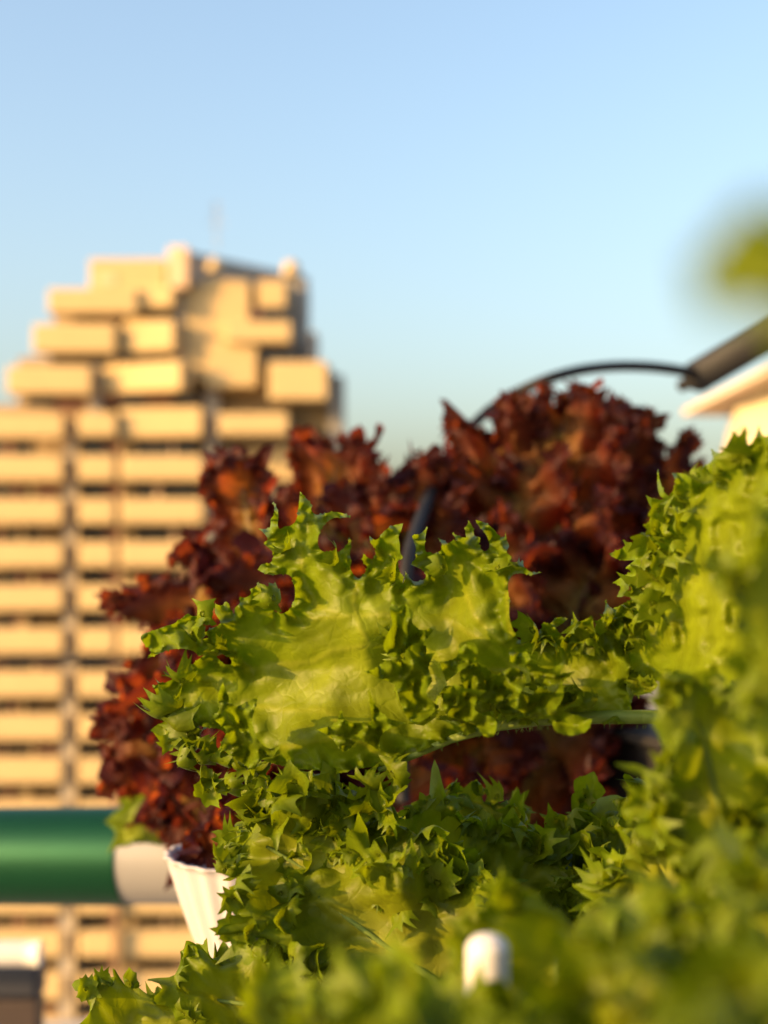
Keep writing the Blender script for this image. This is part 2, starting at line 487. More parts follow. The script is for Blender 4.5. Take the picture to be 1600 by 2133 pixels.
def traced_sheet(mb, outline, depth_fn, step=3.2, grid=6.0, prick=2.2, seed=1, rim0=0.0, rimw=90.0, pale=None):
    """a leaf surface whose margin was drawn as an outline; depth_fn(px, py, edge_distance) gives its relief"""
    rng = np.random.default_rng(seed)
    o = smooth_outline(outline, step)
    # fine prickles on the margin
    if prick:
        t = np.roll(o, -1, 0) - np.roll(o, 1, 0); t = norm(t)
        area = 0.5 * np.sum(o[:, 0] * np.roll(o[:, 1], -1) - np.roll(o[:, 0], -1) * o[:, 1])
        nrm = np.stack([t[:, 1], -t[:, 0]], -1) * (1 if area > 0 else -1)
        i = np.arange(len(o)); pk = (rng.random(len(o)) < 0.16)
        o = o + nrm * (pk * (0.5 + rng.random(len(o))) * prick)[:, None]
    x0, y0 = o.min(0); x1, y1 = o.max(0)
    gx, gy = np.meshgrid(np.arange(x0, x1, grid), np.arange(y0, y1, grid * 0.866))
    gx = gx + (np.arange(gx.shape[0]) % 2)[:, None] * grid / 2
    g = np.stack([gx.ravel(), gy.ravel()], -1)
    # inside test
    ins = np.zeros(len(g), bool); a = o; b = np.roll(o, -1, 0)
    for p, q in zip(a, b):
        c = ((p[1] > g[:, 1]) != (q[1] > g[:, 1]))
        with np.errstate(divide='ignore', invalid='ignore'):
            xx = (q[0] - p[0]) * (g[:, 1] - p[1]) / (q[1] - p[1] + 1e-12) + p[0]
        ins ^= c & (g[:, 0] < xx)
    g = g[ins]; de = edge_dist(g, o); g = g[de > grid * 0.45]
    allp = np.concatenate([o, g]); n = len(o)
    res = delaunay_2d_cdt([Vector(p) for p in allp.tolist()], [(i, (i + 1) % n) for i in range(n)], [], 1, 1e-4)
    v = np.array([tuple(p) for p in res[0]]); f = [tuple(q) for q in res[2]]
    de = edge_dist(v, o)
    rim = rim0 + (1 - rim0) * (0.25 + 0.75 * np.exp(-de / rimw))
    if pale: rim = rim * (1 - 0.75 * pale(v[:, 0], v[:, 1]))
    mb.add(P(v[:, 0], v[:, 1], depth_fn(v[:, 0], v[:, 1], de)), f, rim)


def poly_path(pts, d):
    """pixel polyline + depth list -> world"""
    pts = np.asarray(pts, float)
    d = np.broadcast_to(np.asarray(d, float), (len(pts),))
    return P(pts[:, 0], pts[:, 1], d)


exec_parts = []
# ================================================================== SETTING
mb = MB()
gr = 6000.0
mb.add([(-gr, -gr, -42), (gr, -gr, -42), (gr, gr, -42), (-gr, gr, -42)], [(0, 1, 2, 3)])
tag(build(mb, 'ground', GROUND, smooth=False), kind='structure')
mb = MB(); mb.box((0.4, 0.2, -1.17), (7, 6.0, 0.3))
tag(build(mb, 'terrace_floor', TERR, smooth=False), kind='structure')

# ================================================================== APARTMENT BUILDING
DB = 98.0
bld = thing('apartment_building', P(300, 2400, DB), 'tall cream terraced apartment block with stepped balconies, sunlit behind the lettuces', 'building')


def bbox(name, x0, y0, x1, y1, mat, dep=1.2, back=0.0, rz=0.0, parent=None, bevel=0.12, lab=None):
    """a box whose front covers the pixel rectangle; its front stands 'back' metres behind the facade plane"""
    d = DB + back
    p0 = P(x0, y1, d); p1 = P(x1, y0, d)
    c = (p0 + p1) / 2; w = p1[0] - p0[0]; h = p1[2] - p0[2]
    mb = MB()
    cc = (c[0], c[1] + dep / 2, c[2])
    mb.box(cc, (w, dep, h), rz)
    o = build(mb, name, mat, parent or bld, smooth=False, bevel=bevel)
    if lab: o['label'] = lab
    return o


# main body masses (set back behind the balconies), widening downward in terraces
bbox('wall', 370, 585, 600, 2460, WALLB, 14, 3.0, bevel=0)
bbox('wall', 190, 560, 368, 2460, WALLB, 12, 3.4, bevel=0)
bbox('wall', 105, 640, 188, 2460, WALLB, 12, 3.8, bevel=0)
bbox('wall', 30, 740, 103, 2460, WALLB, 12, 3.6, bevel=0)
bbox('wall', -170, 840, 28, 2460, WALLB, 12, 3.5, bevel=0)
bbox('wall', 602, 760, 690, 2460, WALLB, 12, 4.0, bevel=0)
# penthouse
bbox('penthouse_wall', 186, 538, 345, 606, CREAM, 7, 1.2)
bbox('penthouse_window', 205, 572, 240, 592, TANW, 0.3, 1.1, bevel=0)
bbox('tower_wall', 350, 512, 392, 600, TANW, 6, 0.6)
# roof parapet that turns away to the right (in its own shade, deepened by the grey colour)
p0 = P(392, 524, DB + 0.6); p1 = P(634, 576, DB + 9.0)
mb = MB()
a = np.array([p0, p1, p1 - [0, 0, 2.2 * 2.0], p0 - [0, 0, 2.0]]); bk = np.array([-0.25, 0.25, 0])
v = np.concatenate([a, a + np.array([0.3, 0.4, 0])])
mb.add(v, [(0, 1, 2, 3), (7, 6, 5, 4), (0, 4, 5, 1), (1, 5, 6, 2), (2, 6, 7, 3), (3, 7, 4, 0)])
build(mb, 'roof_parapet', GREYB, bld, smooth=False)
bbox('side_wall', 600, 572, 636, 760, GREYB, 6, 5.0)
bbox('front_wall', 385, 580, 520, 790, CREAM, 5, 1.5)
bbox('front_wall', 538, 582, 596, 640, CREAM, 5, 1.7)
bbox('balcony', 470, 668, 606, 712, CREAM, 2.2, 0.4)
bbox('front_wall', 430, 712, 535, 805, CREAM, 4, 1.0)
bbox('window', 468, 636, 600, 664, GLASS, 0.3, 2.2, bevel=0)
bbox('shutter', 500, 640, 545, 664, BROWNW, 0.3, 2.0, bevel=0)
bbox('window', 540, 732, 612, 752, GLASS, 0.3, 2.3, bevel=0)
bbox('balcony', 560, 752, 682, 832, CREAM, 3.0, 0.3)
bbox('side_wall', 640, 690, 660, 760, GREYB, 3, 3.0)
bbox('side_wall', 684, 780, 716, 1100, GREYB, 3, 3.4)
bbox('balcony', 455, 860, 600, 905, CREAM, 2.2, 0.2)
bbox('balcony', 520, 930, 700, 1000, CREAM, 2.0, 3.2)
bbox('window', 605, 905, 665, 942, GLASS, 0.3, 3.4, bevel=0)
# roof tank domes
for px, py, r in ((607, 560, 0.62), (447, 552, 0.5)):
    mb = MB(); c = P(px, py, DB + (1.0 if px < 500 else 5.0))
    mb.lathe([(0.01, r), (r * 0.6, r * 0.85), (r, r * 0.2), (r, -r * 0.9)], c, n=24)
    build(mb, 'roof_tank', CREAM, bld)
mb = MB(); a_ = P(452, 520, DB + 3); b_ = P(450, 420, DB + 3)
mb.tube([a_, (a_ + b_) / 2, b_], 0.05, 8)
for k_, wd in ((0.55, 1.4), (0.75, 1.0), (0.92, 0.7)):
    q = a_ + (b_ - a_) * k_; mb.tube([q - [wd / 2, 0, 0], q, q + [wd / 2, 0, 0]], 0.03, 6)
build(mb, 'roof_antenna', GREYB, bld)

# grey stair cores / vertical bands
bbox('column', 128, 870, 160, 2460, GREYB, 3.4, 0.9, bevel=0)
bbox('column', 152, 870, 158, 2460, CREAM, 0.4, 0.45, bevel=0)
bbox('column', 424, 800, 452, 2460, GREYB, 3, 1.3, bevel=0)
bbox('column', 186, 760, 209, 868, GREYB, 3, 1.6, bevel=0)
bbox('column', 236, 672, 257, 756, GREYB, 3, 2.0, bevel=0)
bbox('column', 366, 600, 384, 760, GREYB, 3, 1.6, bevel=0)
bbox('drainpipe', 238, 870, 242, 2460, BROWNW, 0.3, -0.05, bevel=0)
bbox('drainpipe', 246, 870, 250, 2460, CREAM, 0.3, -0.2, bevel=0)

# balconies: (x0, y0, x1, y1, rotation)
rows_top = [
    (100, 598, 286, 656, 0), (288, 594, 366, 644, -0.15),
    (68, 672, 240, 738, 0), (252, 664, 372, 736, -0.25),
    (14, 760, 190, 824, 0), (206, 752, 396, 820, -0.35),
    (-60, 860, 132, 915, 0), (164, 856, 242, 912, 0), (250, 846, 424, 914, -0.1),
]
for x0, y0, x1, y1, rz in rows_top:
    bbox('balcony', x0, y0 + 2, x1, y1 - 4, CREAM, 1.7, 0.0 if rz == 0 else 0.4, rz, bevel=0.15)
rng = random.Random(11)
for (x0, y0, x1, y1, m, bk_) in [
    (150, 656, 262, 671, GLASS, 2.2), (210, 657, 262, 671, BROWNW, 2.0), (298, 645, 364, 664, GLASS, 2.2),
    (104, 738, 228, 758, GLASS, 2.2), (262, 737, 356, 752, GLASS, 2.2),
    (55, 824, 178, 848, GLASS, 2.2), (118, 830, 176, 858, BROWNW, 2.0), (214, 822, 412, 842, BROWNW, 2.2), (250, 828, 300, 842, GLASS, 2.0),
    (360, 822, 410, 842, GLASS, 2.0)]:
    bbox('window' if m is GLASS else 'shutter', x0, y0, x1, y1, m, 0.3, bk_, bevel=0)
y = 948.0
k = 0
while y < 2200:
    for (x0, x1) in ((-170, -40), (-35, 132), (164, 240), (250, 424), (455, 520)):
        if y < 1000 and x0 > 430: continue
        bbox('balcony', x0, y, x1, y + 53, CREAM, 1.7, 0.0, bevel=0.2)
    # openings above each parapet
    j = rng.random()
    bbox('window', -30, y - 30, 118 if k % 2 else 78, y - 2, GLASS, 0.3, 2.6, bevel=0)
    if k % 2: bbox('shutter', 72, y - 28, 120, y - 1, BROWNW, 0.3, 2.4, bevel=0)
    bbox('window', 176, y - 28, 218, y - 2, GLASS, 0.3, 2.6, bevel=0)
    bbox('shutter', 219, y - 28, 236, y - 2, BROWNW, 0.3, 2.5, bevel=0)
    bbox('window', 284, y - 30, 408, y - 2, GLASS, 0.3, 2.6, bevel=0)
    for fx, fm in ((rng.uniform(-20, 40), BROWNW), (rng.uniform(40, 70), CREAM), (268, CREAM), (rng.uniform(320, 400), TANW)):
        bbox('partition', fx, y - 31, fx + rng.uniform(4, 16), y - 1, fm, 0.4, rng.uniform(1.6, 2.4), bevel=0)
    y += 90.3; k += 1

# ================================================================== THINGS BEHIND
# cable
mb = MB(); pts = poly_path([(-260, 1378), (100, 1379), (300, 1380), (700, 1379), (1100, 1376)], 2.6)
mb.tube(pts, 0.0055, 8)
tag(build(mb, 'cable', BLACK, origin=pts[0]), 'thin dark cable stretched level in front of the cream apartment block', 'cable')

# shed with overhanging roof, right edge
shed = thing('rooftop_shed', P(1700, 1500, 2.6) * [1, 1, 0] + [0, 0, -1.02], 'cream shed with a flat overhanging roof at the right edge', 'shed')
e0 = P(1422, 852, 2.9); e1 = P(1700, 710, 2.25)
ax = norm((e1 - e0) * [1, 1, 0])
pr = np.array([ax[1], -ax[0], 0]) * -1          # away from camera side
if pr[1] < 0: pr = -pr
mb = MB(); th_ = 0.014
zt = 0.5 * (e0[2] + e1[2])
q0 = e0; q1 = e1
A = [q0, q1, q1 + pr * 1.6, q0 + pr * 1.6]
mb.add(A + [p - np.array([0, 0, th_]) for p in A], [(0, 1, 2, 3), (7, 6, 5, 4), (0, 4, 5, 1), (1, 5, 6, 2), (2, 6, 7, 3), (3, 7, 4, 0)])
build(mb, 'roof', SHEDR, shed, smooth=False)
w0 = P(1530, 830, 2.75); w1 = P(1760, 790, 2.35)
mb = MB()
zb = -1.02
wz = min(q0[2], q1[2]) - 0.03
back = np.array([0.25, 1.2, 0])
B4 = [np.array([w0[0], w0[1], zb]), np.array([w1[0], w1[1], zb]), np.array([w1[0], w1[1], 0]) + back * [1, 1, 0] + [0, 0, zb], np.array([w0[0], w0[1], 0]) + back + [0, 0, zb]]
T4 = []
for p in B4:
    # wall top meets the sloping roof plane
    t_ = np.dot((p - q0) * [1, 1, 0], ax) / np.linalg.norm((q1 - q0) * [1, 1, 0])
    T4.append(np.array([p[0], p[1], q0[2] + (q1[2] - q0[2]) * t_ - th_ - 0.002]))
mb.add(B4 + T4, [(0, 1, 5, 4), (1, 2, 6, 5), (2, 3, 7, 6), (3, 0, 4, 7)])
build(mb, 'wall', SHEDW, shed, smooth=False)

# dark grey pipe, upper right and black hose
mb = MB(); d0 = P(1452, 785, 1.21); d1 = P(1760, 600, 1.06)
mb.tube([d0, (d0 + d1) / 2, d1], 0.0142, 20)
pp_ = thing('dark_pipe', d0, 'dark grey pipe slanting up at the right edge above the shed roof', 'pipe')
build(mb, 'pipe_body', DARKGREY, pp_)
mb = MB(); dv = norm(d1 - d0); mb.tube([d0 - dv * 0.022, d0 - dv * 0.012, d0 - dv * 0.004, d0 + dv * 0.004], [0.0052, 0.0060, 0.012, 0.0145], 20)
build(mb, 'connector', BLACK, pp_)
hp = np.array([(1462, 782, 1.04), (1420, 772, 1.03), (1360, 764, 1.01), (1290, 762, 0.99), (1220, 768, 0.96), (1150, 785, 0.93), (1080, 815, 0.94), (1020, 852, 0.94),
               (970, 900, 0.92), (935, 955, 0.86), (900, 1020, 0.74), (872, 1090, 0.67), (850, 1160, 0.63), (838, 1260, 0.62), (834, 1420, 0.62), (840, 1700, 0.62)])
tt = np.linspace(0, len(hp) - 1, 120)
hs = np.stack([np.interp(tt, np.arange(len(hp)), hp[:, i]) for i in range(3)], -1)
ker = np.hanning(13)[1:-1]; ker /= ker.sum()
hs[:, 2] *= 1.15
hs2 = np.stack([np.convolve(np.pad(hs[:, i], 5, 'edge'), ker, 'valid') for i in range(3)], -1)
mb = MB(); hw_ = P(hs2[:, 0], hs2[:, 1], hs2[:, 2]); mb.tube(hw_, np.linspace(0.0047, 0.0034, 120), 14)
tag(build(mb, 'irrigation_hose', BLACK, origin=hw_[0]), 'black irrigation hose arching over the red lettuce', 'hose')

# green sleeved white pipe, lower left
pc = 0.95; rr = 100 / FPX * pc
pipe = thing('hydroponic_pipe', P(125, 1783, pc), 'horizontal white hydroponic pipe with a glossy green sleeve at the lower left', 'pipe')
L_ = P(-160, 1783, pc + 0.02); R_ = P(800, 1783, pc - 0.048)
mb = MB(); mb.lathe([(rr * 0.96, 0), (rr * 0.96, np.linalg.norm(R_ - L_))], L_, axis=R_ - L_, n=64); build(mb, 'pipe_body', PIPEGREY, pipe)
ua_ = (R_ - L_) / 960.0; a_ = L_ + ua_ * 169; b_ = L_ + ua_ * 452; ln_ = np.linalg.norm(b_ - a_)
mb = MB(); mb.lathe([(rr * 0.965, -0.0003), (rr, 0.0), (rr, 0.0004), (rr, 0.002), (rr, ln_ - 0.002), (rr, ln_ - 0.0004), (rr, ln_), (rr * 0.965, ln_ + 0.0003)], a_, axis=b_ - a_, n=64); build(mb, 'sleeve', PIPEGREEN, pipe)

# fluted white cup
cd = 0.60
cc_ = P(545, 2005, cd)
rt_, rb_ = 195 / FPX * cd, 108 / FPX * cd
hh = 225 / FPX * cd


def flute(th, k): return 1 + 0.018 * np.cos(th * 24) * (1.0 if k not in (0,) else 0.5)


prof = [(rb_ * 0.4, 0.0), (rb_ * 0.95, 0.0), (rb_ * 1.04, 0.0015)]
for u in np.linspace(0.03, 1, 16):
    prof.append((rb_ + (rt_ - rb_) * (u ** 0.75), hh * u))
prof += [(rt_ * 1.03, hh * 1.005), (rt_ * 1.03, hh * 1.02), (rt_ * 0.97, hh * 1.02), (rt_ * 0.9, hh * 0.8), (rb_ * 0.8, hh * 0.1)]
mb = MB(); mb.lathe(prof, cc_, n=216, flute=flute)
cup_ = build(mb, 'fluted_cup', CUPW, origin=cc_)
tag(cup_, 'white fluted plastic cup at the lower left, half hidden by green frills', 'cup')

# white rounded cap low in the middle
kc = P(1016, 1990, 0.262); r_ = 46 / FPX * 0.262
mb = MB(); mb.lathe([(0.0001, r_ * 1.0)] + [(r_ * math.sin(a), r_ * 0.25 + r_ * 0.75 * math.cos(a)) for a in np.linspace(0.15, PI / 2, 10)] + [(r_, -0.06)], kc, n=40)
tag(build(mb, 'pipe_cap', WHITE, origin=kc), 'white rounded pipe cap poking out among the front green leaves', 'cap')

# pale blue cup rim
bc = P(1120, 1792, 0.468); r_ = 76 / FPX * 0.468
mb = MB(); mb.lathe([(r_ * 0.8, -0.05), (r_ * 0.98, -0.004), (r_ * 1.04, -0.003), (r_ * 1.04, 0.0025), (r_ * 0.98, 0.003), (r_ * 0.95, 0.0), (r_ * 0.78, -0.05)], bc, axis=(-0.12, -0.10, 1), n=48)
tag(build(mb, 'blue_cup', BLUE, origin=bc), 'pale blue plastic cup rim deep among the shaded green leaves', 'cup')

# black trough behind, right of centre
tr = thing('black_trough', P(1440, 1760, 0.80), 'black trough with a grey rim behind the right hand leaves', 'trough')
mb = MB(); c = P(1460, 1660, 0.82); mb.box(c, (0.11, 0.10, 0.075), 0.35); build(mb, 'trough_body', BLACK, tr, smooth=False, bevel=0.003)
mb = MB(); mb.box(c + [0, 0, 0.0395], (0.122, 0.112, 0.006), 0.35); build(mb, 'rim', DARKGREY, tr, smooth=False, bevel=0.002)

# bottom-left: white rail and dark planter box
rl = poly_path([(-260, 1986), (-60, 1986), (50, 1986), (84, 1986)], 1.35)
mb = MB(); mb.tube(rl, 26 / FPX * 1.35, 24)
tag(build(mb, 'white_rail', WHITE, origin=rl[0]), 'short white round rail end at the lower left edge', 'rail')
bx = thing('dark_planter', P(0, 2240, 1.45), 'dark brown planter box with a navy cover in the bottom left corner', 'planter')
p0 = P(-300, 2240, 1.4); p1 = P(78, 2085, 1.4)
mb = MB(); mb.box((p0 + p1) / 2 + [0, 0.015, 0], (p1[0] - p0[0], 0.03, p1[2] - p0[2])); build(mb, 'box', BROWN, bx, smooth=False, bevel=0.003)
p0 = P(-300, 2083, 1.4); p1 = P(82, 2012, 1.4)
mb = MB(); mb.box((p0 + p1) / 2 + [0, 0.0155, 0], (p1[0] - p0[0], 0.035, p1[2] - p0[2])); build(mb, 'cover', NAVY, bx, smooth=False, bevel=0.006)
# ================================================================== GREEN LETTUCE, IN FOCUS
D0 = 0.437
gl = thing('green_lettuce', P(1500, 2420, 0.43), 'bright green frilly lettuce in sharp focus in the centre, its broad toothed leaf held up', 'lettuce')


def zA(pts): return [(250 + x / 2.6667, 980 + y / 2.6667) for x, y in pts]
def zB(pts): return [(750 + x / 2.6667, 1000 + y / 2.6667) for x, y in pts]


HERO = zA([(150, 1045), (172, 1005), (135, 965), (115, 925), (200, 885), (250, 865), (300, 850), (350, 815), (378, 795), (395, 806), (440, 813), (505, 820),
           (490, 850), (445, 862), (430, 890), (435, 930), (465, 938), (492, 925), (470, 903), (500, 880), (560, 845), (545, 820), (528, 790), (530, 740),
           (560, 750), (600, 735), (615, 775), (636, 798), (640, 765), (665, 735), (665, 700), (690, 706), (725, 690), (730, 655), (750, 650), (770, 618),
           (785, 650), (805, 655), (815, 682), (860, 680), (835, 718), (824, 742), (850, 775), (890, 795), (925, 785), (955, 755), (970, 710), (970, 650),
           (958, 605), (940, 582), (900, 575), (850, 580), (800, 570), (770, 550), (785, 522), (830, 515), (850, 490), (845, 450), (825, 428), (800, 400),
           (820, 385), (800, 350), (768, 322), (830, 318), (838, 270), (858, 240), (850, 175), (875, 215), (880, 260), (878, 310), (888, 325), (912, 312),
           (950, 305), (978, 275), (990, 215), (1000, 115), (1030, 150), (1060, 185), (1065, 225), (1090, 245), (1130, 240), (1190, 230), (1240, 238),
           (1280, 260), (1240, 262), (1190, 264), (1150, 287), (1120, 320), (1105, 355), (1100, 400), (1115, 442), (1140, 452), (1188, 448), (1180, 425),
           (1202, 458), (1230, 440), (1262, 415), (1275, 370), (1284, 410), (1278, 470), (1285, 505), (1280, 540), (1300, 580), (1330, 600), (1350, 580),
           (1370, 550), (1372, 535), (1350, 510), (1352, 462), (1380, 485), (1405, 490), (1420, 440), (1390, 400), (1385, 360), (1420, 385), (1470, 335),
           (1520, 305), (1573, 293), (1560, 340), (1548, 365), (1555, 410), (1558, 460), (1572, 485), (1545, 505), (1555, 560), (1575, 600)]) + \
    zB([(232, 582), (250, 550), (252, 505), (270, 535), (300, 562), (340, 560), (365, 540), (355, 505), (330, 490), (280, 470), (310, 430), (308, 370),
        (295, 305), (330, 300), (375, 258), (365, 310), (360, 370), (368, 398), (400, 408), (440, 400), (455, 370), (450, 345), (430, 320), (465, 335),
        (490, 350), (520, 335), (540, 342), (510, 292), (560, 315), (590, 320), (585, 280), (605, 225), (628, 265), (638, 310), (668, 320), (660, 350),
        (690, 395), (715, 380), (712, 330), (690, 290), (660, 255), (640, 220), (700, 240), (745, 275), (785, 320), (800, 318), (808, 280), (815, 330),
        (828, 365), (815, 400), (843, 430), (830, 450), (870, 455), (885, 425), (888, 455), (908, 450), (910, 480), (950, 510), (1010, 512), (960, 525),
        (910, 520), (860, 520), (825, 560), (822, 600), (830, 680), (830, 760), (850, 830), (875, 880), (920, 895), (955, 885), (985, 850), (1010, 820),
        (1020, 790), (1050, 800), (1090, 765), (1155, 770), (1120, 800), (1085, 820), (1110, 850), (1140, 880), (1165, 830), (1175, 770), (1215, 785),
        (1285, 755), (1290, 800), (1280, 880), (1330, 850), (1370, 800), (1365, 665), (1400, 715), (1480, 680), (1525, 645), (1500, 720), (1470, 800),
        (1440, 900), (1500, 1000), (1480, 1150), (1500, 1330), (1300, 1350), (1000, 1352), (800, 1372), (700, 1390), (600, 1412), (480, 1450), (300, 1520), (150, 1590)]) + \
    zA([(1420, 1645), (1300, 1660), (1160, 1690), (1100, 1665), (1000, 1660), (900, 1640), (780, 1600), (700, 1530), (620, 1500), (560, 1440), (450, 1420),
        (330, 1360), (250, 1345), (175, 1305), (200, 1240), (180, 1195), (215, 1190), (195, 1155), (230, 1180), (290, 1160), (325, 1128), (380, 1095),
        (440, 1045), (490, 1015), (540, 1040), (580, 1075), (620, 1078), (615, 1045), (570, 1020), (510, 1005), (440, 1030), (410, 1005), (350, 990), (260, 1000), (190, 1030)])

_h1 = Noise2(np.random.default_rng(21), 95.0, 7); _h2 = Noise2(np.random.default_rng(22), 42.0); _h3 = Noise2(np.random.default_rng(23), 17.0)
_h4 = Noise2(np.random.default_rng(24), 70.0)
# gentle relief of the blade, metres towards the camera, as soft hills (x, y, radius x, radius y, height)
HILLS = [(760, 1300, 120, 70, 0.007), (700, 1530, 130, 55, 0.012), (560, 1480, 90, 60, -0.004), (600, 1390, 90, 30, -0.005),
         (1010, 1300, 70, 60, 0.008), (930, 1240, 40, 90, -0.006), (1060, 1390, 80, 30, -0.006), (640, 1120, 40, 60, 0.006), (700, 1220, 50, 60, 0.004),
         (850, 1400, 60, 120, -0.004), (430, 1400, 60, 40, -0.004), (380, 1330, 60, 40, 0.010), (480, 1290, 40, 40, 0.008)]


VEINS = [zB([(900, 1090), (780, 970), (680, 890), (600, 850), (480, 770)]), zB([(885, 1060), (840, 880), (822, 700), (815, 560)]), zB([(820, 1010), (830, 930), (740, 860), (640, 760), (590, 640)]),
         zA([(1560, 960), (1400, 970), (1180, 1000), (1080, 1060), (900, 1080), (700, 1110)]), zA([(1560, 860), (1480, 800), (1250, 810), (1100, 760), (1020, 600), (1000, 430)]), zA([(1250, 810), (1120, 820), (960, 830)]),
         zA([(1460, 1620), (1250, 1420), (1130, 1330), (900, 1330), (700, 1300)]), zA([(1300, 1470), (1100, 1500), (900, 1540)]), zA([(1400, 970), (1330, 880), (1300, 740), (1310, 640)])]


def veins(px, py):
    q = np.stack([px, py], -1); d = np.full(len(q), 1e9)
    for pl in VEINS:
        pl = np.asarray(pl, float)
        for a, b in zip(pl[:-1], pl[1:]):
            ab = b - a; t = np.clip((q - a) @ ab / (ab @ ab), 0, 1)
            d = np.minimum(d, np.linalg.norm(q - a - t[:, None] * ab, axis=1))
    return np.exp(-(d / 6.0) ** 2)


def tilt(px, py): return -(px - 720) * 0.000045 - (py - 1380) * 0.000015


def hero_depth(px, py, de):
    c = np.exp(-de / 26.0); c2 = np.exp(-de / 12.0)
    z = 0.0
    for x, y, rx, ry, h in HILLS: z = z + h * np.exp(-((px - x) / rx) ** 2 - ((py - y) / ry) ** 2)
    z = z + 0.0009 * _h2(px, py) * (0.05 + c) + 0.00006 * _h3(px, py) + 0.0009 * _h1(px, py)
    # the rim rolls to and fro, on the whole towards the sun
    z = z + c * (0.004 + 0.0055 * _h4(px, py)) + c2 * 0.0045 * _h2(px * 1.3, py * 1.3)
    z = z + 0.00022 * veins(px, py)
    return D0 + tilt(px, py) - z


mb = MB()
traced_sheet(mb, HERO, hero_depth, step=3.0, grid=4.2, seed=2, pale=veins)


def lobe_patch(mb, outline, depth, lift, seed, hook=0.35):
    """a traced free lobe: rooted at its first point, lifting towards the viewer to its far end"""
    o = np.array(outline, float); root = o[0]; far = np.linalg.norm(o - root, axis=1).max()
    n_ = Noise2(np.random.default_rng(seed), 45.0); m_ = Noise2(np.random.default_rng(seed + 1), 20.0)

    def dep(px, py, de):
        u = np.clip(np.hypot(px - root[0], py - root[1]) / far, 0, 1)
        return depth - D0 + 0.437 + tilt(px, py) - lift * (u ** 0.7) - hook * lift * np.sin(u * 3.0) * n_(px, py) - 0.006 * np.exp(-de / 10.0) * (0.5 + 0.9 * n_(px + 50, py)) - 0.0006 * m_(px, py)
    traced_sheet(mb, outline, dep, step=2.6, grid=5.0, seed=seed, prick=1.8, rim0=0.25)


# free lobes standing in front of the blade
lobe_patch(mb, zA([(640, 1600), (560, 1530), (590, 1450), (520, 1370), (550, 1330), (545, 1250), (572, 1175), (600, 1250), (640, 1310), (690, 1295), (765, 1255), (752, 1320),
                   (735, 1380), (745, 1450), (770, 1500), (830, 1545), (888, 1532), (850, 1585), (795, 1600), (760, 1640), (742, 1702), (700, 1640)]), 0.424, 0.0203, 31)
lobe_patch(mb, zB([(330, 1000), (250, 960), (170, 980), (130, 920), (150, 860), (180, 800), (165, 720), (185, 670), (205, 700), (260, 690), (275, 730), (290, 790), (330, 830),
                   (412, 826), (380, 870), (350, 900), (370, 950)]), 0.424, 0.0174, 32)
lobe_patch(mb, zB([(300, 1350), (230, 1250), (190, 1140), (110, 1100), (20, 1062), (90, 1045), (150, 1000), (225, 1010), (260, 940), (330, 900), (350, 962), (420, 955), (380, 1040), (400, 1110), (370, 1180), (440, 1260)]), 0.422, 0.0145, 33)
lobe_patch(mb, zB([(480, 1120), (440, 1010), (530, 990), (560, 930), (620, 900), (655, 950), (630, 1010), (570, 1050)]), 0.424, 0.0174, 34)
lobe_patch(mb, zB([(720, 1240), (600, 1180), (560, 1060), (660, 1020), (760, 1080), (850, 1040), (920, 1090), (900, 1170), (830, 1190), (790, 1230)]), 0.426, 0.0145, 35)
lobe_patch(mb, zB([(960, 1130), (930, 1040), (840, 1010), (835, 930), (900, 960), (925, 940), (960, 1010), (1050, 1050), (1130, 1010), (1110, 1080), (1200, 1060), (1100, 1130)]), 0.424, 0.0174, 36)
lobe_patch(mb, zB([(560, 1330), (480, 1300), (470, 1180), (520, 1140), (600, 1160), (705, 1168), (650, 1220), (640, 1280), (750, 1330), (740, 1420), (690, 1420), (650, 1370)]), 0.420, 0.0174, 37)
lobe_patch(mb, zB([(980, 1330), (900, 1290), (800, 1240), (860, 1180), (950, 1200), (1000, 1150), (1080, 1180), (1120, 1110), (1130, 1200), (1090, 1270), (1180, 1300), (1290, 1330), (1260, 1390), (1160, 1418), (1085, 1390), (1050, 1330)]), 0.422, 0.0174, 38)
lobe_patch(mb, zA([(1250, 1560), (1160, 1470), (1080, 1440), (1200, 1400), (1225, 1330), (1260, 1390), (1400, 1395), (1380, 1215), (1430, 1320), (1500, 1380), (1590, 1400), (1450, 1470), (1440, 1560), (1330, 1500)]), 0.423, 0.0174, 39)


def blade_path(pts, off):
    pts = np.asarray(pts, float)
    return P(pts[:, 0], pts[:, 1], D0 + tilt(pts[:, 0], pts[:, 1]) - off)


def lobe_path(mb, pts, off, out, seed, step=0.0042, size=(0.008, 0.015), spread=1.0, **k):
    rng = np.random.default_rng(seed)
    p = blade_path(pts, off); tt = np.linspace(0, len(p) - 1, 200)
    p = np.stack([np.interp(tt, np.arange(len(p)), p[:, i]) for i in range(3)], -1)
    T = norm(np.gradient(p, axis=0)); o = np.broadcast_to(norm(np.array(out, float)), p.shape); o = norm(o - T * (o * T).sum(-1, keepdims=True))
    nn = np.cross(T, o); nn = nn * np.sign((nn @ np.array([-0.5, -1, 0.3])).sum())
    margin_lobes(mb, p, T, o, nn, rng, step, size, spread, face=(-0.5, -0.8, 0.2), **k)


